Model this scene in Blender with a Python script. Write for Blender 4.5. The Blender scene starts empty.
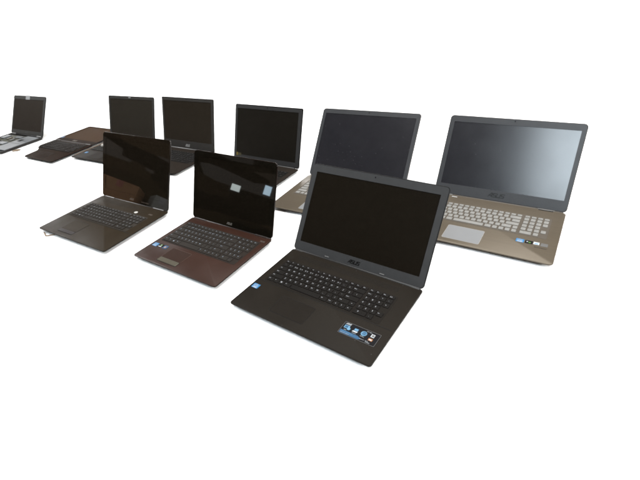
import bpy, bmesh, math, random
from mathutils import Vector, Matrix

random.seed(7)
S = bpy.context.scene
COL = S.collection
R = math.radians

# ------------------------------------------------------------------ materials
AL = 0.72
def mat(name, col, rough=0.45, spec=0.3, metal=0.0, vary=0.12, scale=40.0, bump=0.0, bscale=900.0,
        dust=0.0, dscale=90.0, dcol=(0.22, 0.22, 0.22), coat=0.0, smudge=0.04, brushed=False):
    m = bpy.data.materials.new(name)
    if name != 'white_seamless_paper':
        col = tuple(v * AL for v in col); dcol = tuple(v * AL for v in dcol); spec *= AL
    m.use_nodes = True
    nt = m.node_tree
    b = nt.nodes['Principled BSDF']
    b.inputs['Metallic'].default_value = metal
    b.inputs['Specular IOR Level'].default_value = spec
    b.inputs['Coat Weight'].default_value = coat
    b.inputs['Coat Roughness'].default_value = 0.03
    tc = nt.nodes.new('ShaderNodeTexCoord')
    src = tc.outputs['Object']
    if brushed:
        mp = nt.nodes.new('ShaderNodeMapping')
        mp.inputs['Scale'].default_value = (0.06, 1, 1)
        nt.links.new(src, mp.inputs['Vector'])
        src_n = mp.outputs['Vector']
    else:
        src_n = src
    n = nt.nodes.new('ShaderNodeTexNoise')
    n.inputs['Scale'].default_value = scale
    n.inputs['Detail'].default_value = 4
    nt.links.new(src_n, n.inputs['Vector'])
    mx = nt.nodes.new('ShaderNodeMix')
    mx.data_type = 'RGBA'
    mx.inputs['A'].default_value = tuple(c * (1 - vary) for c in col) + (1,)
    mx.inputs['B'].default_value = tuple(min(1, c * (1 + vary)) for c in col) + (1,)
    nt.links.new(n.outputs['Fac'], mx.inputs['Factor'])
    out = mx.outputs['Result']
    if dust > 0:
        v = nt.nodes.new('ShaderNodeTexVoronoi')
        v.inputs['Scale'].default_value = dscale
        nt.links.new(src, v.inputs['Vector'])
        lt = nt.nodes.new('ShaderNodeMath'); lt.operation = 'LESS_THAN'
        lt.inputs[1].default_value = 0.13
        nt.links.new(v.outputs['Distance'], lt.inputs[0])
        sp = nt.nodes.new('ShaderNodeSeparateColor')
        nt.links.new(v.outputs['Color'], sp.inputs[0])
        gt = nt.nodes.new('ShaderNodeMath'); gt.operation = 'GREATER_THAN'
        gt.inputs[1].default_value = 1 - dust
        nt.links.new(sp.outputs[0], gt.inputs[0])
        mu = nt.nodes.new('ShaderNodeMath'); mu.operation = 'MULTIPLY'
        nt.links.new(lt.outputs[0], mu.inputs[0]); nt.links.new(gt.outputs[0], mu.inputs[1])
        m2 = nt.nodes.new('ShaderNodeMix'); m2.data_type = 'RGBA'
        nt.links.new(mu.outputs[0], m2.inputs['Factor'])
        nt.links.new(out, m2.inputs['A'])
        m2.inputs['B'].default_value = dcol + (1,)
        out = m2.outputs['Result']
    nt.links.new(out, b.inputs['Base Color'])
    # roughness breakup (finger marks, wear)
    n2 = nt.nodes.new('ShaderNodeTexNoise')
    n2.inputs['Scale'].default_value = 14.0
    n2.inputs['Detail'].default_value = 5
    nt.links.new(src, n2.inputs['Vector'])
    mr = nt.nodes.new('ShaderNodeMapRange')
    mr.inputs['From Min'].default_value = 0.2
    mr.inputs['From Max'].default_value = 0.8
    mr.inputs['To Min'].default_value = max(0.01, rough - smudge)
    mr.inputs['To Max'].default_value = min(1, rough + smudge)
    nt.links.new(n2.outputs['Fac'], mr.inputs['Value'])
    nt.links.new(mr.outputs['Result'], b.inputs['Roughness'])
    if bump > 0:
        n3 = nt.nodes.new('ShaderNodeTexNoise')
        n3.inputs['Scale'].default_value = bscale
        n3.inputs['Detail'].default_value = 2
        nt.links.new(src, n3.inputs['Vector'])
        bp = nt.nodes.new('ShaderNodeBump')
        bp.inputs['Strength'].default_value = bump
        bp.inputs['Distance'].default_value = 0.0004
        nt.links.new(n3.outputs['Fac'], bp.inputs['Height'])
        nt.links.new(bp.outputs['Normal'], b.inputs['Normal'])
    return m

# ------------------------------------------------------------------ mesh helpers
def rrect(x0, y0, x1, y1, r, n=6):
    """rounded rectangle, counter clockwise, 4*(n+1) points"""
    r = max(1e-5, min(r, (x1 - x0) / 2 - 1e-6, (y1 - y0) / 2 - 1e-6))
    pts = []
    for cx, cy, a0 in ((x1 - r, y1 - r, 0), (x0 + r, y1 - r, 90), (x0 + r, y0 + r, 180), (x1 - r, y0 + r, 270)):
        for k in range(n + 1):
            a = R(a0 + 90 * k / n)
            pts.append((cx + r * math.cos(a), cy + r * math.sin(a)))
    return pts

class MB:
    """collects geometry of ONE mesh object; xf maps local (x,y,z) to the thing's space"""
    def __init__(self, xf=None):
        self.v, self.f, self.mi = [], [], []
        self.xf = xf or (lambda p: p)
    def ring(self, pts):
        i0 = len(self.v)
        for p in pts:
            self.v.append(self.xf(p))
        return list(range(i0, i0 + len(pts)))
    def bridge(self, a, b, mi=0):
        n = len(a)
        for i in range(n):
            j = (i + 1) % n
            self.f.append((a[i], a[j], b[j], b[i])); self.mi.append(mi)
    def cap(self, a, mi=0, flip=False):
        self.f.append(tuple(reversed(a)) if flip else tuple(a)); self.mi.append(mi)
    def loft(self, rings, mi=0, bottom=True, top=True):
        """rings: list of point lists from bottom to top"""
        ids = [self.ring(r) for r in rings]
        for a, b in zip(ids, ids[1:]):
            self.bridge(a, b, mi)
        if bottom: self.cap(ids[0], mi, True)
        if top: self.cap(ids[-1], mi)
    def slab(self, x0, y0, x1, y1, z0, z1, r=0.001, e=0.0004, n=3, mi=0):
        def rr(i): return rrect(x0 + i, y0 + i, x1 - i, y1 - i, max(r - i, 1e-5), n)
        self.loft([[(p[0], p[1], z0) for p in rr(0)],
                   [(p[0], p[1], z1 - e) for p in rr(0)],
                   [(p[0], p[1], z1) for p in rr(e)]], mi)
    def poly(self, pts, z, mi=0):
        ids = self.ring([(p[0], p[1], z) for p in pts])
        self.cap(ids, mi)
    def rect(self, x0, y0, x1, y1, z, mi=0):
        self.poly([(x0, y0), (x1, y0), (x1, y1), (x0, y1)], z, mi)
    def disc(self, x, y, r, z, mi=0, n=16, sx=1.0):
        self.poly([(x + sx * r * math.cos(2 * math.pi * k / n), y + r * math.sin(2 * math.pi * k / n)) for k in range(n)], z, mi)
    def frame(self, outer, inner, z0, z1, e=0.0005, mi=0):
        """flat frame with an opening; outer and inner have the same count"""
        a0 = self.ring([(p[0], p[1], z0) for p in outer])
        a1 = self.ring([(p[0], p[1], z1) for p in outer])
        b1 = self.ring([(p[0], p[1], z1) for p in inner])
        b0 = self.ring([(p[0], p[1], z0) for p in inner])
        self.bridge(a0, a1, mi); self.bridge(a1, b1, mi); self.bridge(b1, b0, mi)
    def strokes(self, lines, w, z, mi=0):
        for ln in lines:
            for (ax, ay), (bx, by) in zip(ln, ln[1:]):
                d = Vector((bx - ax, by - ay)); l = d.length
                if l < 1e-9: continue
                d /= l; nx, ny = -d.y * w / 2, d.x * w / 2
                ex, ey = d.x * w * .35, d.y * w * .35
                self.poly([(ax - ex - nx, ay - ey - ny), (bx + ex - nx, by + ey - ny),
                           (bx + ex + nx, by + ey + ny), (ax - ex + nx, ay - ey + ny)], z, mi)
    def text(self, s, x, y, h, z, mi=0, sx=1.0, align='c', shear=0.0):
        vs, fs = glyphs(s)
        if not vs: return
        xs = [v[0] for v in vs]
        x0, x1 = min(xs), max(xs)
        off = -(x0 + x1) / 2 if align == 'c' else -x0
        k = h / 0.7
        i0 = len(self.v)
        for v in vs:
            self.v.append(self.xf((x + (v[0] + off + shear * v[1]) * k * sx, y + (v[1] - 0.35) * k, z)))
        for f in fs:
            self.f.append(tuple(i + i0 for i in f)); self.mi.append(mi)
    def build(self, name, mats, parent=None, smooth=True, angle=35):
        me = bpy.data.meshes.new(name)
        me.from_pydata(self.v, [], self.f)
        for m in (mats if isinstance(mats, (list, tuple)) else [mats]):
            me.materials.append(m)
        me.polygons.foreach_set('material_index', self.mi)
        me.update()
        bm = bmesh.new(); bm.from_mesh(me)
        for f in bm.faces: f.smooth = smooth
        for e in bm.edges:
            if len(e.link_faces) == 2 and e.calc_face_angle(0) > R(angle): e.smooth = False
        bm.to_mesh(me); bm.free()
        o = bpy.data.objects.new(name, me)
        COL.objects.link(o)
        if parent: o.parent = parent
        return o

_gl = {}
def glyphs(s):
    if s in _gl: return _gl[s]
    cu = bpy.data.curves.new('lettering', 'FONT')
    cu.body = s
    cu.resolution_u = 2
    o = bpy.data.objects.new('lettering', cu)
    COL.objects.link(o)
    dg = bpy.context.evaluated_depsgraph_get()
    me = o.evaluated_get(dg).to_mesh()
    _gl[s] = ([tuple(v.co) for v in me.vertices], [tuple(p.vertices) for p in me.polygons])
    o.evaluated_get(dg).to_mesh_clear()
    bpy.data.objects.remove(o); bpy.data.curves.remove(cu)
    return _gl[s]

def maker_strokes(x, y, h, w):
    """wide slanted capitals of the maker's word mark as strokes, centred on x,y"""
    L = []
    cw = w / 4.0
    def sh(px, py, k): return (x - w / 2 + k * cw + px * cw * .86 + (py - .5) * h * .25, y + (py - .5) * h)
    L.append([sh(.0, 0, 0), sh(.62, 1, 0), sh(.92, 1, 0), sh(.92, 0, 0)])
    L.append([sh(.25, .34, 0), sh(.9, .34, 0)])
    s_ = [(.98, 1), (.12, 1), (.06, .55), (.92, .45), (.92, 0), (.0, 0)]
    L.append([sh(a, b, 1) for a, b in s_])
    L.append([sh(.05, 1, 2), sh(.02, 0, 2), sh(.92, 0, 2), sh(.95, 1, 2)])
    L.append([sh(a, b, 3) for a, b in s_])
    return L

# ------------------------------------------------------------------ keyboard layout
def key_layout():
    rows = []
    r0 = [('Esc', 1)] + [('F%d' % i, 1) for i in range(1, 13)] + [('Ins', 1), ('Del', 1)]
    rows.append((r0, [('Pau', 1), ('Prt', 1), ('Hm', 1), ('End', 1)]))
    rows.append(([(c, 1) for c in '`1234567890-='] + [('Back', 2)], [('Num', 1), ('/', 1), ('*', 1), ('-', 1)]))
    rows.append(([('Tab', 1.5)] + [(c, 1) for c in 'QWERTYUIOP[]'] + [('\\', 1.5)], [('7', 1), ('8', 1), ('9', 1), ('+', 1)]))
    rows.append(([('Caps', 1.75)] + [(c, 1) for c in "ASDFGHJKL;'"] + [('Enter', 2.25)], [('4', 1), ('5', 1), ('6', 1)]))
    rows.append(([('Shift', 2.25)] + [(c, 1) for c in 'ZXCVBNM,./'] + [('Shift', 1.75), ('^', 1)], [('1', 1), ('2', 1), ('3', 1), ('Ent', 1)]))
    rows.append(([('Ctrl', 1.25), ('Fn', 1), ('Win', 1), ('Alt', 1.25), ('', 5.25), ('Alt', 1.25), ('Ctrl', 1), ('<', 1), ('v', 1), ('>', 1)],
                 [('0', 2), ('.', 1)]))
    out = []
    H = [.72, 1, 1, 1, 1, 1]
    y = sum(H)
    for (a, b), h in zip(rows, H):
        y -= h
        x = 0.0
        k = 15.0 / sum(w for _, w in a)
        for t, w in a:
            out.append((t, x, y, w * k, h)); x += w * k
        x = 15.25
        for t, w in b:
            hh = 1
            out.append((t, x, y, w, h)); x += w
    return out, 19.25, sum(H)

# ------------------------------------------------------------------ a laptop
def tag(o, label, cat, group=None, kind=None):
    o['label'] = label
    if cat: o['category'] = cat
    if group: o['group'] = group
    if kind: o['kind'] = kind

class Laptop:
    def __init__(s, x, y, yaw, beta, W, D, L, T, label, M, **k):
        s.W, s.D, s.L, s.T, s.M = W, D, L, T, M
        c, sn = math.cos(yaw), math.sin(yaw)
        s.root = bpy.data.objects.new('laptop', None)
        COL.objects.link(s.root)
        s.root.empty_display_size = 0.1
        s.root.location = (x - sn * D / 2, y + c * D / 2, 0)
        s.root.rotation_euler = (0, 0, yaw)
        tag(s.root, label, 'laptop', 'open laptops set out in rows')
        sb, cb = math.sin(beta), math.cos(beta)
        s.bx = lambda p: (p[0] - W / 2, p[1] - D / 2, p[2] + T)               # base: x 0..W, y 0..D, z 0 = deck
        s.lx = lambda p: (p[0] - W / 2, D / 2 + p[1] * sb - p[2] * cb, T + p[1] * cb + p[2] * sb)   # lid: u, v, out of the screen
    # --- body
    def base(s, outline=None, wall=.0045, r=.008, trim=None):
        W, D, T = s.W, s.D, s.T
        m = MB(s.bx)
        if outline is None:
            def ol(i): return rrect(i, i, W - i, D - i, max(r - i, .001), 6)
        else:
            def ol(i):
                cx = sum(p[0] for p in outline) / len(outline); cy = sum(p[1] for p in outline) / len(outline)
                o = []
                for px, py in outline:
                    d = Vector((cx - px, cy - py)); d.normalize()
                    o.append((px + d.x * i * 1.3, py + d.y * i * 1.3))
                return o
        def z(i, zz): return [(p[0], p[1], zz) for p in ol(i)]
        m.loft([z(.030, -T + .0025), z(.020, -T + .0035), z(.003, -wall - .0015), z(.0, -wall), z(.0, -.0018)], 1, True, False)
        m.loft([z(.0, -.0018), z(.0006, -.0006), z(.0018, 0)], 0, False, True)
        s.base_o = m.build('base', [s.M['deck'], s.M.get('tub', TUB)], s.root)
        # rubber feet
        for fx in (.06, W - .06):
            for fy in (.05, D - .05):
                f = MB(s.bx)
                f.loft([[(fx + .008 * math.cos(a * math.pi / 6), fy + .006 * math.sin(a * math.pi / 6), zz) for a in range(12)] for zz in (-T + .0003, -T + .0030)])
                f.build('rubber_foot', s.M['rubber'], s.base_o)
        return s.base_o
    def deck_line(s, v, z=.0004, w=.0016, u0=.02, u1=.98):
        m = MB(s.bx)
        m.rect(s.W * u0, s.D * v - w / 2, s.W * u1, s.D * v + w / 2, z)
        m.build('seam', s.M['dark'], s.base_o, False)
    def grille(s, u0, v0, u1, v1, matk='dark', rows=4):
        m = MB(s.bx)
        n = int((u1 - u0) * s.W / .004)
        for j in range(rows):
            for i in range(n):
                x = s.W * u0 + (i + .5 + .5 * (j % 2)) * .004
                yy = s.D * v0 + (j + .5) * (v1 - v0) * s.D / rows
                m.disc(x, yy, .0011, .0004, 0, 6)
        m.build('speaker_grille', s.M[matk], s.base_o, False)
    def keyboard(s, u0, v0, u1, v1, legends=True, gap=.0022, kh=.0019, margin=.004, tray='tray', only=None):
        W, D = s.W, s.D
        x0, y0, x1, y1 = u0 * W, v0 * D, u1 * W, v1 * D
        m = MB(s.bx)
        m.slab(x0 - margin, y0 - margin, x1 + margin, y1 + margin, -.001, .0005, .004, .0003)
        kb = m.build('keyboard', s.M[tray], s.root)
        lay, nx, ny = key_layout()
        ux, uy = (x1 - x0) / nx, (y1 - y0) / ny
        for t, kx, ky, kw, khh in lay:
            a, b = x0 + kx * ux + gap / 2, y0 + ky * uy + gap / 2
            c, d = x0 + (kx + kw) * ux - gap / 2, y0 + (ky + khh) * uy - gap / 2
            if only and not only((a + c) / 2 / W, (b + d) / 2 / D): continue
            k = MB(s.bx)
            dz = random.uniform(-.00015, .00015)
            k.slab(a, b, c, d, .0004, .0005 + kh + dz, .0014, .0006, 2)
            if legends and t:
                zt = .0005 + kh + dz + .00012
                if t == 'Win':
                    for i in (0, 1):
                        for j in (0, 1):
                            k.rect(a + .004 + i * .0024, b + .006 + j * .0024, a + .006 + i * .0024, b + .008 + j * .0024, zt, 1)
                elif len(t) == 1 and t.isalnum():
                    k.text(t, a + (c - a) * .34, b + (d - b) * .60, .0043, zt, 1)
                    if t.isdigit() and kx < 14:
                        k.text({'1': '!', '2': '@', '3': '#', '4': '$', '5': '%', '6': '^', '7': '&', '8': '*', '9': '(', '0': ')'}[t], a + (c - a) * .72, b + (d - b) * .62, .003, zt, 1)
                elif len(t) == 1:
                    k.text(t, a + (c - a) * .42, b + (d - b) * .5, .0042, zt, 1)
                else:
                    k.text(t, a + .0022, b + (d - b) * .6, .0027, zt, 1, align='l')
            k.build('key', [s.M['key'], s.M['legend']], kb)
        return kb
    def touchpad(s, u0, v0, u1, v1, bar=None, button=None, split=False):
        W, D = s.W, s.D
        m = MB(s.bx)
        out = rrect(u0 * W, v0 * D, u1 * W, v1 * D, .004, 3)
        m.slab(u0 * W, v0 * D, u1 * W, v1 * D, -.001, .0005, .004, .0003)
        tp = m.build('touchpad', s.M['pad'], s.root)
        g = MB(s.bx)
        g.frame(rrect(u0 * W - .0009, v0 * D - .0009, u1 * W + .0009, v1 * D + .0009, .005, 3), out, .0001, .00035)
        g.build('seam', s.M['padrim'] if 'padrim' in s.M else s.M['dark'], tp, False)
        if button:
            b = MB(s.bx)
            b.slab(u0 * W + .001, (v0 - bar) * D, u1 * W - .001, v0 * D - .0014, -.001, .0015, .0025, .0006)
            b.build('touchpad_button', s.M[button], tp)
            g = MB(s.bx)
            g.frame(rrect(u0 * W - .0005, (v0 - bar) * D - .0014, u1 * W + .0005, v0 * D - .0004, .003, 3),
                    rrect(u0 * W + .001, (v0 - bar) * D, u1 * W - .001, v0 * D - .0014, .0025, 3), .0001, .0004)
            g.build('seam', s.M['dark'], tp, False)
        return tp
    # --- lid
    def lid(s, sc=(.04, .11, .96, .925), r=.010, th=.007, shell='shell', bezel='bezel', screen='screen', rim=.0022, inset=.0012):
        W, L = s.W, s.L
        m = MB(s.lx)
        def z(i, zz): return [(p[0], p[1], zz) for p in rrect(i, i, W - i, L - i, max(r - i, .001), 6)]
        m.loft([z(.010, -th), z(.004, -th + .0012), z(.0008, -th + .004), z(0, -.0025), z(0, -.0012), z(.0006, -.0003), z(.0016, 0)])
        s.lid_o = m.build('lid', s.M[shell], s.root)
        b = MB(s.lx)
        out = rrect(rim, rim, W - rim, L - rim, max(r - rim, .001), 6)
        inn = rrect(sc[0] * W, sc[1] * L, sc[2] * W, sc[3] * L, .0012, 6)
        b.frame(out, inn, -.0005, .0016)
        s.bezel_o = b.build('bezel', s.M[bezel], s.lid_o, True, 25)
        p = MB(s.lx)
        p.rect(sc[0] * W - .001, sc[1] * L - .001, sc[2] * W + .001, sc[3] * L + .001, .0016 - inset)
        s.screen_o = p.build('screen', s.M[screen], s.lid_o, False)
        s.zb = .0016
        return s.lid_o
    def hinges(s, us, w=.04, mk='hinge', rad=.006, v=1.0):
        for u in us:
            m = MB(s.bx)
            n = 14
            ring = lambda x, k=1.0: [(x, s.D * v + rad * k * math.cos(2 * math.pi * i / n), -.0028 + rad * k * math.sin(2 * math.pi * i / n)) for i in range(n)]
            x0, x1 = u * s.W - w / 2, u * s.W + w / 2
            m.loft([ring(x1, .85), ring(x1 - .0012), ring(x0 + .0012), ring(x0, .85)])
            m.build('hinge', s.M[mk], s.root)
    def spine(s, u0=.12, u1=.88, rad=.005, mk='shell', dz=-.003, dy=.001):
        """long round hinge cover between deck and lid"""
        m = MB(s.bx); n = 14
        ring = lambda x, k=1.0: [(x, s.D + dy + rad * k * math.cos(2 * math.pi * i / n), dz + rad * k * math.sin(2 * math.pi * i / n)) for i in range(n)]
        x0, x1 = u0 * s.W, u1 * s.W
        m.loft([ring(x1, .8), ring(x1 - .002), ring(x0 + .002), ring(x0, .8)])
        m.build('hinge_cover', s.M[mk], s.root)
    def webcam(s, u=.5, v=.962, bright=False):
        m = MB(s.lx)
        x, y = u * s.W, v * s.L
        m.poly(rrect(x - .009, y - .0028, x + .009, y + .0028, .0028, 3), s.zb + .0002, 0)
        m.disc(x, y, .0018, s.zb + .0004, 1, 12)
        m.disc(x + .006, y, .0007, s.zb + .0004, 2, 8)
        m.build('webcam', [s.M['camstrip'] if 'camstrip' in s.M else s.M['bezel'], s.M['lens'], s.M['bezel']], s.lid_o, False)
    def logo(s, u, v, h, w, mk, stroke=None):
        m = MB(s.lx)
        m.strokes(maker_strokes(u * s.W, v * s.L, h, w), stroke or h * .24, s.zb + .0003)
        m.build('logo', s.M[mk], s.lid_o, False)
    def bumper(s, u, v, w=.014, h=.0025, mk='bump'):
        m = MB(s.lx)
        m.slab(u * s.W - w / 2, v * s.L - h / 2, u * s.W + w / 2, v * s.L + h / 2, s.zb - .0002, s.zb + .0012, .001, .0004, 2)
        m.build('screen_bumper', s.M[mk], s.lid_o)
    def lid_text(s, txt, u, v, h, mk, name='marking'):
        m = MB(s.lx)
        m.text(txt, u * s.W, v * s.L, h, s.zb + .0003)
        m.build(name, s.M[mk], s.lid_o, False)
    def deck_text(s, txt, u, v, h, mk, name='marking', align='c'):
        m = MB(s.bx)
        m.text(txt, u * s.W, v * s.D, h, .0006, align=align)
        m.build(name, s.M[mk], s.base_o, False)
    # --- stickers
    def blue_sticker(s, u, v, w=.020, h=.016, writing=True, name='sticker'):
        m = MB(s.bx)
        x, y = u * s.W, v * s.D
        m.slab(x - w / 2, y - h / 2, x + w / 2, y + h / 2, .0002, .0005, .0015, .0001, 3, 0)
        if writing:
            m.strokes([[(x + w * .36 * math.cos(a * .35 + .9), y + h * .10 + h * .27 * math.sin(a * .35 + .9)) for a in range(15)]], .0011, .00065, 1)
            m.text('intel', x, y + h * .14, h * .26, .0007, 1)
            m.text('inside', x, y - h * .14, h * .2, .0007, 1)
            m.rect(x - w * .36, y - h * .42, x + w * .36, y - h * .30, .00065, 1)
        m.build(name, [MT['sticker_blue'], MT['sticker_white']], s.root, False)
    def flat_sticker(s, u, v, w, h, mats, extra=None, name='sticker'):
        m = MB(s.bx)
        x, y = u * s.W, v * s.D
        m.slab(x - w / 2, y - h / 2, x + w / 2, y + h / 2, .0002, .0005, .0012, .0001, 2, 0)
        if extra: extra(m, x, y, w, h)
        m.build(name, mats, s.root, False)

# ------------------------------------------------------------------ shared materials
MT = {}
MT['sticker_blue'] = mat('sticker_blue_print', (.025, .13, .28), .35, .3, vary=.25, scale=160)
MT['sticker_white'] = mat('sticker_white_print', (.34, .36, .38), .4, .3)
MT['sticker_black'] = mat('sticker_black_print', (.006, .006, .007), .4, .06)
MT['sticker_green'] = mat('sticker_green_print', (.05, .11, .02), .4, .3)
MT['sticker_grey'] = mat('sticker_grey_print', (.085, .083, .08), .45, .3)
MT['sticker_orange'] = mat('sticker_orange_print', (.22, .09, .03), .45, .3)
MT['sticker_sky'] = mat('sticker_pale_blue_print', (.09, .20, .30), .4, .3, vary=.3, scale=300)
MT['sticker_navy'] = mat('sticker_deep_blue_print', (.01, .055, .12), .4, .3, vary=.3, scale=200)
MT['tape'] = mat('silver_tape', (.27, .28, .29), .35, .4, vary=.25, scale=120)
MT['yellow'] = mat('yellow_label', (.11, .08, .018), .5, .2)
MT['paper'] = mat('white_paper', (.36, .35, .33), .7, .2)
RUB = mat('rubber', (.006, .006, .006), .8, .1)
DARK = mat('dark_gap', (.004, .0038, .0035), .6, .15)
TUB = mat('black_tub', (.006, .005, .0045), .5, .08)
LENS = mat('camera_lens_glass', (.003, .003, .005), .05, .5)

def mset(**k):
    d = dict(rubber=RUB, dark=DARK, lens=LENS)
    d.update(k)
    return d

#FIT
FIT = {
 'A': (-0.0913, 0.6894, -0.6735, 0.6127, 0.4149, 0.2731, 0.2632, 0.018),
 'B': (-0.4500, 0.9992, -0.6359, 0.3773, 0.3672, 0.2571, 0.2387, 0.018),
 'C': (-0.8739, 1.2654, -0.6033, 0.4276, 0.4055, 0.2760, 0.2611, 0.018),
 'D': (0.4207, 0.9304, -0.6273, 0.5668, 0.4127, 0.2881, 0.2720, 0.016),
 'E': (0.0013, 1.2171, -0.5956, 0.6459, 0.4135, 0.2821, 0.2790, 0.016),
 'F': (-0.3558, 1.5370, -0.6314, 0.3595, 0.3763, 0.2559, 0.2469, 0.016),
 'G': (-0.7646, 1.8594, -0.6095, 0.3137, 0.3715, 0.2572, 0.2495, 0.016),
 'H': (-1.1193, 2.0802, -0.5721, 0.3684, 0.3779, 0.2544, 0.2478, 0.016),
 'I': (-1.9619, 2.5278, -0.5782, 0.5382, 0.3803, 0.2577, 0.2504, 0.016),
 'J': (-1.5199, 2.2428, -0.5958, 1.5607, 0.3816, 0.2451, 0.2393, 0.016),
}
def laptop(key, label, M): return Laptop(*FIT[key], label, M)

# ---------------------------------------------------------------- large black laptop, nearest
M = mset(deck=mat('black_plastic', (.0100, .0080, .0060), .5, .07, bump=.35, vary=.2, scale=14, smudge=.1, dust=.02, dscale=160, dcol=(.05, .05, .05)),
         tray=mat('black_key_tray', (.0085, .0070, .0056), .55, .06), key=mat('black_key', (.0060, .0052, .0045), .55, .08),
         legend=mat('key_print_white', (.30, .31, .33), .6, .2), pad=mat('black_touchpad', (.0088, .0070, .0054), .5, .06, bump=.5, bscale=1500),
         shell=mat('black_lid', (.004, .004, .004), .4, .1), bezel=mat('grey_bezel', (.0275, .028, .029), .55, .12, bump=.2),
         screen=mat('dark_screen', (.0058, .0046, .0032), .2, .2, smudge=.01, dust=.01, dscale=60, dcol=(.05, .05, .045)),
         hinge=mat('black_hinge', (.008, .008, .008), .4, .3), bump=mat('pale_rubber', (.11, .11, .11), .5),
         logo=mat('dark_print', (.004, .004, .004), .4, .2), silver=mat('silver_print', (.16, .16, .16), .4))
a = laptop('A', 'large matte black laptop nearest the camera, grey bezel, icon sticker on palm rest', M)
a.base(r=.007)
a.keyboard(.062, .43, .892, .79)
a.deck_line(.405, u0=.012, u1=.988)
a.touchpad(.27, .10, .52, .32)
a.lid(sc=(.045, .108, .955, .912), r=.011)
a.webcam(.505, .962)
a.logo(.508, .053, .0085, .036, 'logo', .0023)
a.bumper(.293, .024); a.bumper(.718, .024)
a.spine(.02, .98, .0055, 'hinge')
a.hinges((.055, .945), .028, 'hinge', .0035, .992)
a.grille(.10, .86, .88, .93, rows=4)
a.blue_sticker(.045, .305, .021, .017)
def media(m, x, y, w, h):
    z = .00065
    bd = [(x - w / 2 + .001, y - h / 2 + .001), (x + w / 2 - .001, y - h / 2 + .001), (x + w / 2 - .001, y + h / 2 - .001), (x - w / 2 + .001, y + h / 2 - .001)]
    m.strokes([bd + [bd[0]]], .0007, z, 2)
    X = lambda t: x - w / 2 + t * w
    Y = lambda t: y - h / 2 + t * h
    m.strokes(maker_strokes(X(.13), Y(.86), .0036, .013), .0011, z, 1)
    m.text('17.3" HD+', X(.70), Y(.87), .0022, z, 1)
    # film / player icon
    m.rect(X(.06), Y(.50), X(.20), Y(.74), z, 3); m.rect(X(.08), Y(.54), X(.16), Y(.70), z + .0001, 4); m.disc(X(.20), Y(.52), .0042, z + .0002, 3, 16)
    # notebook icon
    m.rect(X(.33), Y(.56), X(.44), Y(.76), z, 4); m.rect(X(.34), Y(.59), X(.43), Y(.74), z + .0001, 3)
    m.poly([(X(.30), Y(.46)), (X(.43), Y(.46)), (X(.45), Y(.55)), (X(.32), Y(.55))], z, 1)
    # globe icon
    m.disc(X(.60), Y(.62), .0072, z, 3, 22); m.disc(X(.605), Y(.63), .0055, z + .0001, 4, 22)
    m.strokes([[(X(.55), Y(.62)), (X(.60), Y(.66)), (X(.65), Y(.62))], [(X(.57), Y(.54)), (X(.62), Y(.55))]], .001, z + .0002, 3)
    # stacked documents
    m.rect(X(.78), Y(.58), X(.87), Y(.82), z, 1)
    m.rect(X(.80), Y(.62), X(.86), Y(.78), z + .0001, 2)
    m.rect(X(.77), Y(.30), X(.88), Y(.48), z, 5); m.rect(X(.79), Y(.34), X(.86), Y(.42), z + .0001, 1)
    # captions
    for cx, t in ((.13, 'Video'), (.38, 'Graphics'), (.60, 'Wireless')): m.text(t, X(cx), Y(.38), .0021, z, 1)
    # blue banner and lines
    m.poly([(X(.03), Y(.07)), (X(.55), Y(.07)), (X(.62), Y(.17)), (X(.50), Y(.30)), (X(.03), Y(.32))], z, 4)
    m.text('Intelligent Performance', X(.06), Y(.23), .0022, z + .0002, 3, align='l')
    m.text('Instant On  USB 3.0', X(.06), Y(.13), .0020, z + .0002, 1, align='l')
    m.text('Dual-core   HDMI', X(.58), Y(.19), .0020, z + .0002, 1, align='l')
    m.text('2 years', X(.80), Y(.13), .0026, z + .0002, 1)
a.flat_sticker(.842, .249, .0945, .0395, [MT['sticker_black'], MT['sticker_white'], MT['sticker_grey'], MT['sticker_sky'], MT['sticker_navy'], MT['sticker_orange']], media)

# ---------------------------------------------------------------- reddish brown laptop
M = mset(deck=mat('reddish_brown_plastic', (.0225, .0100, .0068), .34, .12, vary=.2, scale=14, bump=.15, smudge=.09),
         tray=mat('brown_key_tray', (.014, .0105, .0085), .5, .1), key=mat('dark_brown_key', (.015, .0125, .0105), .5, .12),
         legend=mat('key_print_pale', (.24, .28, .33), .6, .2), pad=mat('brown_touchpad', (.0200, .0098, .0068), .4, .1, bump=.4, bscale=1500),
         shell=mat('glossy_brown_lid', (.008, .005, .004), .12, .5), bezel=mat('gloss_black_bezel', (.0035, .003, .0022), .025, .8, smudge=.006),
         screen=mat('gloss_screen', (.0042, .0034, .0024), .02, .8, smudge=.006, dust=.008, dscale=50, dcol=(.03, .03, .03)),
         hinge=mat('brown_hinge', (.012, .008, .007), .3, .4), bump=mat('dark_rubber', (.01, .01, .01), .5),
         logo=mat('pale_print', (.12, .11, .10), .4), silver=mat('brushed_silver', (.11, .10, .075), .3, .5, metal=.6), padrim=mat('touchpad_groove', (.05, .03, .022), .4))
b = laptop('B', 'reddish brown laptop with glossy black screen, colourful palm rest stickers and silver touchpad bar', M)
b.base(r=.008)
b.keyboard(.06, .40, .935, .865, gap=.0018)
b.touchpad(.27, .135, .505, .325, .075, 'silver')
b.lid(sc=(.045, .125, .955, .925), r=.012)
b.webcam(.5, .962)
b.logo(.497, .052, .006, .024, 'logo', .0018)
b.hinges((.12, .88), .05, 'hinge', .006)
b.spine(.02, .98, .005, 'hinge')
b.deck_text('X53S', .945, .905, .006, 'logo')
b.blue_sticker(.062, .285, .021, .017)
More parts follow.
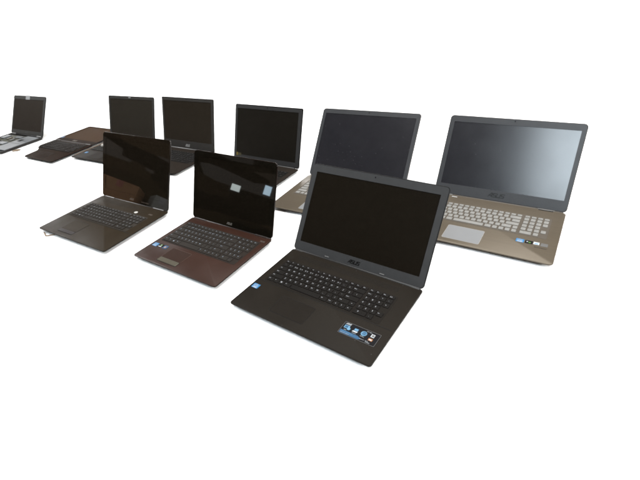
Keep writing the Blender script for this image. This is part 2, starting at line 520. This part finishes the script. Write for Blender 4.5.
b.flat_sticker(.128, .292, .019, .016, [MT['sticker_black'], MT['sticker_green'], MT['sticker_white']],
               lambda m, x, y, w, h: (m.disc(x, y + h * .15, h * .28, .00065, 1, 14), m.disc(x, y + h * .15, h * .12, .0007, 2, 10), m.rect(x - w * .38, y - h * .4, x + w * .38, y - h * .2, .00065, 2)))
b.flat_sticker(.188, .292, .018, .016, [MT['sticker_navy'], MT['sticker_orange'], MT['sticker_white']],
               lambda m, x, y, w, h: (m.poly([(x - w * .3, y - h * .3), (x + w * .1, y - h * .35), (x + w * .3, y + h * .3), (x - w * .05, y + h * .2)], .00065, 1), m.disc(x - w * .1, y, h * .13, .0007, 2, 10)))

# ---------------------------------------------------------------- olive brown laptop, front left
M = mset(deck=mat('olive_brown_plastic', (.0165, .0118, .0070), .42, .06, vary=.2, scale=14, bump=.15, smudge=.09, dust=.01, dscale=70, dcol=(.07, .06, .05)),
         tray=mat('olive_key_tray', (.0155, .0120, .0083), .5, .1), key=mat('olive_dark_key', (.0115, .0093, .0073), .5, .1),
         legend=mat('key_print_grey', (.24, .26, .28), .6, .2), pad=mat('olive_touchpad', (.0178, .0128, .0078), .42, .08, bump=.4, bscale=1500),
         shell=mat('glossy_dark_brown_lid', (.008, .006, .0045), .12, .5), bezel=mat('gloss_brown_bezel', (.0055, .0042, .0030), .025, .8, smudge=.006),
         screen=mat('gloss_brown_screen', (.0050, .0040, .0028), .02, .8, smudge=.006, dust=.008, dscale=50, dcol=(.03, .03, .03)),
         hinge=mat('olive_hinge', (.012, .009, .007), .3, .4), bump=RUB, logo=mat('pinkish_print', (.10, .075, .06), .4),
         silver=mat('dark_bar', (.012, .009, .0085), .3, .4))
c = laptop('C', 'olive brown laptop with a glossy black screen and a white dot beside its power button', M)
c.base(r=.008)
c.keyboard(.06, .42, .90, .76)
c.deck_line(.40, u0=.012, u1=.988)
c.touchpad(.24, .13, .46, .33, .06, 'silver')
c.lid(sc=(.05, .125, .955, .915), r=.012)
c.webcam(.5, .96)
c.logo(.48, .055, .006, .024, 'logo', .0018)
c.lid_text('ENTERTAINMENT', .68, .045, .004, 'logo')
c.hinges((.13, .87), .06, 'hinge', .006)
c.spine(.02, .98, .005, 'hinge')
c.deck_text('X72D', .88, .845, .006, 'logo')
c.grille(.12, .86, .66, .94, rows=3)
m = MB(c.bx); m.loft([[(.70 * c.W + rr * 1.25 * math.cos(t * math.pi / 9), .815 * c.D + rr * math.sin(t * math.pi / 9), zz) for t in range(18)] for rr, zz in ((.0065, .0003), (.0065, .0014), (.0055, .0020))])
m.build('white_dot', MT['paper'], c.root)

# ---------------------------------------------------------------- champagne laptops
def champagne(dust):
    return mset(tub=mat('champagne_side', (.055, .045, .035), .45, .2), deck=mat('champagne_metal', (.088, .0720, .0520), .38, .3, metal=.3, vary=.09, scale=120, brushed=True, bump=.08),
         tray=mat('champagne_tray', (.062, .052, .041), .5, .2), key=mat('silver_key', (.170, .167, .158), .5, .2),
         legend=mat('key_print_shade', (.10, .10, .10), .6, .2), pad=mat('silver_touchpad', (.150, .153, .157), .4, .3, vary=.04),
         padrim=mat('bright_groove', (.25, .24, .22), .4), shell=mat('champagne_lid_edge', (.045, .040, .035), .35, .4, metal=.3),
         bezel=mat('dark_grey_bezel', (.028, .029, .0315), .4, .25, bump=.15),
         screen=mat('matte_screen', (.0086, .0086, .0112), .22, .8, smudge=.02, dust=dust, dscale=95, dcol=(.034, .034, .038)),
         hinge=mat('grey_hinge', (.05, .048, .045), .35, .4), bump=RUB, logo=mat('dark_grey_print', (.008, .008, .008), .4), silver=mat('bright_mark', (.3, .3, .3), .4))
M = champagne(.05)
d = laptop('D', 'champagne laptop at the far right, silver keys and touchpad, its screen catching pale window light', M)
d.base(r=.012, wall=.004)
d.keyboard(.085, .415, .915, .80, gap=.0048, kh=.0016)
d.touchpad(.279, .07, .534, .325)
d.lid(sc=(.040, .13, .965, .918), r=.012, th=.006, shell='shell')
d.webcam(.505, .968)
d.logo(.50, .072, .0115, .050, 'logo', .0026)
d.spine(.02, .98, .0045, 'shell')
d.hinges((.10, .865), .050, 'hinge', .005, 1.0)
m = MB(d.bx); m.slab(.815 * d.W, .972 * d.D, .915 * d.W, .985 * d.D, .0001, .0005, .001, .0001); m.build('hinge_slot', DARK, d.base_o)
d.flat_sticker(.185, .955, .018, .005, [M['silver']], name='power_mark')
d.blue_sticker(.772, .295, .021, .017)
d.flat_sticker(.828, .295, .020, .016, [MT['sticker_black'], MT['sticker_green'], MT['sticker_white']],
               lambda m, x, y, w, h: (m.disc(x + w * .1, y - h * .1, h * .22, .00065, 1, 14), m.disc(x - w * .22, y + h * .05, h * .14, .00065, 2, 10)))
d.flat_sticker(.874, .297, .015, .013, [MT['sticker_white'], MT['sticker_sky']], lambda m, x, y, w, h: m.rect(x - w * .3, y - h * .3, x + w * .3, y, .00065, 1))
d.flat_sticker(.922, .292, .018, .016, [MT['sticker_grey']])
d.deck_text('SonicMaster', .905, .232, .0045, 'logo')

M = champagne(.22)
e = laptop('E', 'champagne laptop with a dusty dark screen, mostly hidden behind the large black laptop', M)
e.base(r=.016, wall=.004)
e.keyboard(.085, .415, .915, .80, gap=.0048, kh=.0016, legends=False, only=lambda u, v: u < .5)
e.touchpad(.279, .07, .534, .325)
e.lid(sc=(.040, .12, .962, .928), r=.012, th=.006)
e.webcam(.5, .965)
e.spine(.02, .98, .0045, 'shell')
e.hinges((.10, .865), .050, 'hinge', .005)

# ---------------------------------------------------------------- thin black laptops behind
def blackset(sc, bz, key=(.006, .0055, .005), rough=.3):
    return mset(deck=mat('soft_black_plastic', (.0140, .0110, .0088), .55, .04, bump=.2), tray=mat('soft_black_tray', (.010, .0088, .0076), .55, .05),
         key=mat('soft_black_key', key, .55, .08), legend=mat('key_print_dim', (.09, .09, .09), .6, .2), pad=mat('soft_black_pad', (.012, .0098, .008), .55, .05),
         shell=mat('soft_black_lid', (.004, .004, .004), .4, .1), bezel=mat('charcoal_bezel', bz, .5, .25),
         screen=mat('charcoal_screen', sc, rough, .25, smudge=.01, dust=.01, dscale=60, dcol=(.03, .03, .03)), hinge=mat('charcoal_hinge', (.03, .03, .03), .4, .3), bump=RUB,
         logo=mat('white_print', (.22, .22, .22), .4), silver=mat('metal_strip', (.05, .05, .05), .35, .4))
M = blackset((.0065, .0055, .0042), (.0200, .0200, .0205))
f = laptop('F', 'black laptop with a yellow label in its screen corner, standing behind the reddish brown laptop', M)
f.base()
f.keyboard(.06, .42, .94, .82, only=lambda u, v: u > .6)
f.lid(rim=.0036, sc=(.042, .095, .945, .927), r=.008, th=.006)
f.webcam(.5, .962)
f.spine(.06, .94, .005, 'silver')
m = MB(f.lx); m.slab(.046 * f.W, .075 * f.L, .046 * f.W + .010, .075 * f.L + .014, f.zb, f.zb + .0002, .0008, .0001, 2, 0); m.slab(.046 * f.W + .011, .077 * f.L, .046 * f.W + .030, .077 * f.L + .012, f.zb, f.zb + .0002, .0008, .0001, 2, 1)
m.build('yellow_label', [MT['yellow'], mat('faded_label', (.035, .03, .014), .5)], f.lid_o, False)

M = blackset((.0130, .0098, .0066), (.0215, .0200, .0185))
g = laptop('G', 'black laptop with small pale logo below its screen, seen between the two glossy brown lids', M)
g.base(r=.014)
g.keyboard(.06, .42, .94, .84, only=lambda u, v: .2 < u)
g.touchpad(.33, .08, .58, .34)
g.lid(rim=.0036, sc=(.040, .155, .955, .935), r=.006, th=.006)
g.webcam(.5, .968)
g.logo(.5, .068, .010, .030, 'logo', .0035)
g.spine(.06, .94, .006, 'silver')

M = blackset((.0165, .0140, .0108), (.0215, .0205, .0190), key=(.012, .011, .010))
M['camstrip'] = MT['tape']
h = laptop('H', 'black laptop with a bright webcam spot and tan glint along its base edge, behind the olive brown laptop', M)
h.base()
h.keyboard(.06, .43, .94, .80, only=lambda u, v: u < .6)
h.touchpad(.30, .08, .56, .36)
h.lid(rim=.0036, sc=(.045, .12, .962, .935), r=.010, th=.006)
h.webcam(.49, .970)
h.spine(.06, .94, .005, 'silver')
h.blue_sticker(.105, .27, .020, .017, False)
TAN = mat('tan_edge_glint', (.16, .09, .045), .45, .3)
m = MB(h.bx); m.slab(-.0012, .02, .0028, h.D * .92, -.006, .0008, .001, .0004); m.build('edge_glint', TAN, h.root)  # tan strip stands in for light reflected along the base edge
m = MB(h.bx)
m.loft([[(.052 + rr * 1.5 * math.cos(t * math.pi / 7 + .4), h.D * .66 + rr * .8 * math.sin(t * math.pi / 7 + .4) * (1 + .25 * math.sin(3 * t)), zz) for t in range(14)] for rr, zz in ((.011, .0008), (.012, .004), (.008, .010), (.004, .0125))])
m.build('white_tab', MT['paper'], h.root)

# ---------------------------------------------------------------- laptop opened out flat
M = mset(deck=mat('worn_brown_plastic', (.0150, .0090, .0060), .55, .03, bump=.2, dust=.03, dscale=120, dcol=(.05, .045, .04)),
         tray=mat('worn_key_tray', (.0095, .0068, .0050), .6, .04), key=mat('worn_dark_key', (.0078, .0058, .0045), .6, .06), legend=mat('key_print_faint', (.2, .2, .2), .6),
         pad=mat('worn_pad', (.0130, .0080, .0055), .55, .04), shell=mat('worn_brown_lid', (.008, .006, .005), .3, .3), bezel=mat('worn_brown_bezel', (.0140, .0088, .0062), .6, .03),
         screen=mat('flat_screen_brown_reflection', (.038, .0215, .0120), .6, .03, smudge=.01), hinge=mat('worn_hinge', (.008, .006, .005), .4), bump=RUB, logo=mat('faint_tan_print', (.06, .04, .025), .4), silver=TAN)  # screen: brown of the mirrored ceiling put into its base colour
j = laptop('J', 'dark brown laptop opened out completely flat, its lid lying level behind a worn keyboard', M)
W, D = j.W, j.D
j.base(outline=[(W - .010, .0), (W - .003, .003), (W, .010), (W, D), (.0, D), (.002, D * .62), (.010, D * .57), (.19 * W, D * .40), (.215 * W, D * .36), (.25 * W, .012), (.27 * W, .003), (.30 * W, 0)])
j.keyboard(.08, .50, .94, .93, legends=True, only=lambda u, v: True)
j.touchpad(.45, .08, .70, .36)
j.lid(sc=(.035, .16, .965, .955), r=.012, th=.006)
j.logo(.48, .075, .010, .040, 'logo', .0028)
j.spine(.02, .98, .0045, 'hinge')
j.hinges((.10, .90), .05, 'hinge', .006)
m = MB(j.lx); m.slab(.004, .03, .030, .052, j.zb, j.zb + .0003, .0015, .0001, 2); m.build('sticker', MT['sticker_navy'], j.lid_o, False)

# ---------------------------------------------------------------- stripped laptop at the far left
M = mset(deck=mat('bare_black_tray', (.011, .010, .009), .5, .25), shell=mat('charcoal_lid', (.006, .006, .006), .4, .1), bezel=mat('mid_grey_bezel', (.034, .034, .0325), .5, .25),
         screen=mat('warm_dark_screen', (.0195, .0155, .0125), .35, .2, smudge=.01), hinge=mat('steel_hinge', (.14, .14, .14), .35, .4, metal=.5), bump=RUB, logo=mat('grey_print', (.06, .06, .06), .5),
         pcb=mat('green_circuit_board', (.045, .046, .032), .5, .15, vary=.5, scale=200), plate=mat('bare_metal_plate', (.125, .135, .145), .35, .4, metal=.3, vary=.15, scale=60),
         chip=mat('black_chip', (.008, .008, .008), .4), copper=mat('dull_pipe', (.075, .065, .05), .4, .3, metal=.3), legend=MT['sticker_white'], silver=MT['tape'])
i = laptop('I', 'stripped laptop with bare circuit board and silver tape atop its lid, at the far left', M)
W, D, T = i.W, i.D, i.T
m = MB(i.bx)
def zz(k, q): return [(p[0], p[1], q) for p in rrect(k, k, W - k, D - k, max(.012 - k, .001), 6)]
m.loft([zz(.030, -T + .004), zz(.003, -.012), zz(0, -.010), zz(0, -.001), zz(.001, 0), zz(.004, 0), zz(.005, -.009)])
i.base_o = m.build('base', M['deck'], i.root)
m = MB(i.bx); m.slab(.03 * W, .30 * D, .60 * W, .93 * D, -.009, -.006, .002, .0004); pcb = m.build('circuit_board', M['pcb'], i.root)
for (u0, v0, u1, v1, hh, mk) in ((.10, .40, .22, .58, -.001, 'chip'), (.28, .44, .36, .55, -.002, 'chip'), (.40, .36, .56, .50, .001, 'plate'), (.08, .66, .20, .86, .002, 'plate'), (.26, .66, .33, .78, -.001, 'copper'), (.42, .60, .50, .72, -.002, 'chip'), (.38, .78, .56, .88, 0, 'plate')):
    m = MB(i.bx); m.slab(u0 * W, v0 * D, u1 * W, v1 * D, -.006, hh, .002, .0005); m.build('heat_sink' if mk == 'copper' else 'metal_cover' if mk == 'plate' else 'chip', M[mk], pcb)
m = MB(i.bx); m.slab(.64 * W, .10 * D, .975 * W, .93 * D, -.009, .0015, .003, .0008); od = m.build('drive_bay', M['plate'], i.root)
m = MB(i.bx); m.rect(.66 * W, .48 * D, .95 * W, .49 * D, .0018); m.rect(.70 * W, .60 * D, .80 * W, .72 * D, .0018); m.build('seam', M['dark'], od, False)
m = MB(i.bx); m.slab(.05 * W, .05 * D, .60 * W, .26 * D, -.009, -.002, .003, .0008); m.build('battery', M['chip'], i.root)
i.lid(rim=.0036, sc=(.045, .11, .945, .905), r=.010, th=.007)
i.spine(.02, .98, .0045, 'shell')
i.hinges((.10, .90), .05, 'hinge', .006)
i.logo(.5, .055, .008, .032, 'logo', .002)
m = MB(i.lx)
m.slab(.395 * W, .90 * i.L, .525 * W, i.L + .0012, i.zb + .0002, i.zb + .0006, .001, .0001, 2)
m.slab(.395 * W, i.L + .0004, .525 * W, i.L + .0014, -.0075, i.zb + .0006, .0005, .0002, 2)
m.build('silver_tape', MT['tape'], i.lid_o, False)
m = MB(i.lx); m.slab(-.034, .93 * i.L, .004, .945 * i.L, -.006, -.002, .0015, .0005); m.build('loose_bracket', M['chip'], i.lid_o)

# ---------------------------------------------------------------- little things lying on the white
def tube(name, pts, r, m_):
    cu = bpy.data.curves.new(name, 'CURVE'); cu.dimensions = '3D'; cu.bevel_depth = r; cu.bevel_resolution = 3
    sp = cu.splines.new('BEZIER'); sp.bezier_points.add(len(pts) - 1)
    for bp, p in zip(sp.bezier_points, pts):
        bp.co = p; bp.handle_left_type = bp.handle_right_type = 'AUTO'
    cu.use_fill_caps = True
    o = bpy.data.objects.new(name, cu); COL.objects.link(o)
    dg = bpy.context.evaluated_depsgraph_get()
    me = bpy.data.meshes.new_from_object(o.evaluated_get(dg))
    bpy.data.objects.remove(o)
    me.materials.clear(); me.materials.append(m_)
    o = bpy.data.objects.new(name, me); COL.objects.link(o)
    return o
TANC = mat('tan_cord', (.16, .115, .075), .6, .2, vary=.3)
o = tube('cord_end', [(-1.0164, 1.363, .004), (-1.0040, 1.3460, .0045), (-.9935, 1.3335, .004), (-.9784, 1.3367, .003), (-.9613, 1.3397, .003), (-.925, 1.362, .003)], .0022, TANC)
tag(o, 'thin tan cord end poking out from under the olive brown laptop', 'cord')
m = MB(); m.loft([[(-1.740 + q * 1.5 * math.cos(t * math.pi / 6) * (1 + .22 * math.sin(2.6 * t)), 2.468 + q * math.sin(t * math.pi / 6) * (1 + .2 * math.cos(3 * t)), zz) for t in range(12)] for q, zz in ((.016, .0006), (.017, .003), (.011, .006))])
o = m.build('paper_scrap', TANC); tag(o, 'small tan scrap of paper lying under the front of the stripped laptop', 'paper scrap')
def carton(name, loc, rz, sx, sy, sz, mk, label, tape):
    root = bpy.data.objects.new(name, None); COL.objects.link(root); root.location = loc; root.rotation_euler = (0, 0, rz)
    tag(root, label, 'box')
    q = MB(); q.slab(-sx / 2, -sy / 2, sx / 2, sy / 2, .0005, sz, .004, .002); q.build('carton_body', mk, root)
    q = MB(); q.slab(-sx / 2 - .001, -.03, sx / 2 + .001, .03, sz - .06, sz + .0006, .001, .0003); q.build('tape_strip', tape, root)
    q = MB(); q.slab(-sx / 2 + .004, -sy / 2 + .004, sx / 2 - .004, -.002, sz - .002, sz + .0035, .003, .001); q.build('flap', mk, root)
    q = MB(); q.slab(-sx / 2 + .004, .002, sx / 2 - .004, sy / 2 - .004, sz - .002, sz + .0035, .003, .001); q.build('flap', mk, root)
CARD = mat('brown_cardboard', (.26, .15, .085), .8, .1, vary=.15, scale=25)
carton('cardboard_box', (-3.3, 1.545, 0), R(14), .34, .34, .40, CARD, 'brown cardboard box reflected in the glossy screen of the olive brown laptop', mat('parcel_tape', (.26, .11, .09), .3, .3))
carton('storage_box', (-3.3, 1.20, 0), R(-6), .25, .15, .40, mat('grey_board', (.25, .26, .25), .7, .1), 'narrow grey box reflected beside the cardboard box in a glossy screen', MT['tape'])

# ---------------------------------------------------------------- white seamless floor
m = MB()
prof = []
Y0, Y1, RAD, TOP = -1.6, 6.4, .4, .98
prof.append((Y0, 0.0)); prof.append((2.5, 0.0)); prof.append((Y1 - RAD, 0.0))
for k in range(1, 13):
    t = R(90 * k / 12); prof.append((Y1 - RAD + RAD * math.sin(t), RAD - RAD * math.cos(t)))
prof.append((Y1, TOP))
XL, XR = -9.0, 9.0
ra = m.ring([(XL, p[0], p[1]) for p in prof]); rb = m.ring([(XR, p[0], p[1]) for p in prof])
for k in range(len(prof) - 1):
    m.f.append((ra[k], rb[k], rb[k + 1], ra[k + 1])); m.mi.append(0)
fl = m.build('floor', mat('white_seamless_paper', (.90, .90, .90), .85, .05, vary=.01, scale=3), None, True, 60)
fl['kind'] = 'structure'

# ---------------------------------------------------------------- light
def area(name, loc, target, sx, sy, power, col=(1, 1, 1), spread=180):
    l = bpy.data.lights.new(name, 'AREA'); l.shape = 'RECTANGLE'; l.size, l.size_y = sx, sy
    l.energy = power; l.color = col; l.spread = R(spread)
    o = bpy.data.objects.new(name, l); COL.objects.link(o)
    o.location = loc
    o.rotation_euler = (Vector(target) - Vector(loc)).to_track_quat('-Z', 'Y').to_euler()
    return o
K = 0.76
area('fill_overhead', (.9, 1.7, 4.2), (.9, 1.7, 0), 5.0, 4.6, 900 * K, (1, .985, .96))  # added overhead light, keeps the floor evenly white
area('fill_front_right', (3.4, -2.6, 2.6), (-.2, 1.2, 0), 2.6, 1.8, 520 * K, (1, .985, .96))  # added fill, lifts the shadows under the front edges
area('fill_backdrop', (-1.0, 3.6, 4.0), (-1.0, 6.2, .3), 9.0, 1.2, 420 * K, (1, 1, 1), 80)  # added light to whiten the backdrop and distant floor
area('fill_far_side', (-5.0, 4.6, 3.6), (-1.5, 3.0, 0), 2.5, 2.5, 350 * K)  # added fill from the far left
#WINDOWS
def window_lamp(name, start, d, dist, w, h, power, col):
    p = Vector(start) + Vector(d).normalized() * dist
    return area(name, p, start, w, h, power, col)
window_lamp('window_light', (.80, 1.12, .15), (-.385, -.61, .69), 3.2, 1.0, 1.1, 62, (.80, .92, 1))
window_lamp('window_pane_light', (-.25, 1.24, .16), (-.98, -.18, .12), 4.5, .125, .09, .24, (.85, .97, .95))
window_lamp('window_pane_light', (-.14, 1.16, .16), (-.96, -.25, .14), 4.5, .10, .13, .34, (.62, .84, 1))

w = bpy.data.worlds.new('World'); S.world = w; w.use_nodes = True
nt = w.node_tree
bg = nt.nodes['Background']
tc = nt.nodes.new('ShaderNodeTexCoord')
mp = nt.nodes.new('ShaderNodeMapping'); mp.inputs['Scale'].default_value = (1, 1, 4.5); mp.inputs['Rotation'].default_value = (R(3), R(-4), R(20))
nt.links.new(tc.outputs['Generated'], mp.inputs['Vector'])
nz = nt.nodes.new('ShaderNodeTexVoronoi'); nz.distance = 'CHEBYCHEV'; nz.inputs['Scale'].default_value = 7.0      # dim clutter of an unlit room
nt.links.new(mp.outputs['Vector'], nz.inputs['Vector'])
sc_ = nt.nodes.new('ShaderNodeSeparateColor'); nt.links.new(nz.outputs['Color'], sc_.inputs[0])
cr = nt.nodes.new('ShaderNodeValToRGB')
cr.color_ramp.elements[0].position = .25; cr.color_ramp.elements[0].color = (.10, .075, .05, 1)
ce = cr.color_ramp.elements.new(.96); ce.color = (1.0, .85, .62, 1)
cr.color_ramp.elements[1].position = .85; cr.color_ramp.elements[1].color = (.42, .29, .17, 1)
nt.links.new(sc_.outputs[0], cr.inputs['Fac']); nt.links.new(cr.outputs['Color'], bg.inputs['Color'])
bg.inputs['Strength'].default_value = .3

# ---------------------------------------------------------------- camera
F, PITCH, ROLL, CH = 409.4732, 0.5763479, -0.1223750, 0.7062112
cam = bpy.data.cameras.new('camera'); co = bpy.data.objects.new('camera', cam); COL.objects.link(co)
cam.sensor_fit = 'HORIZONTAL'; cam.sensor_width = 36; cam.lens = F / 640 * 36
cam.clip_start = .02; cam.clip_end = 200
fw = Vector((0, math.cos(PITCH), -math.sin(PITCH))); up = Vector((0, math.sin(PITCH), math.cos(PITCH))); rt = Vector((1, 0, 0))
cr_, sr_ = math.cos(ROLL), math.sin(ROLL)
cx = rt * cr_ + up * sr_; cy = -rt * sr_ + up * cr_
mw = Matrix((cx, cy, -fw)).transposed().to_4x4(); mw.translation = (0, 0, CH)
co.matrix_world = mw
S.camera = co
S.cycles.filter_width = 1.8
S.view_settings.view_transform = 'Standard'; S.view_settings.look = 'None'; S.view_settings.exposure = 0; S.view_settings.gamma = 1
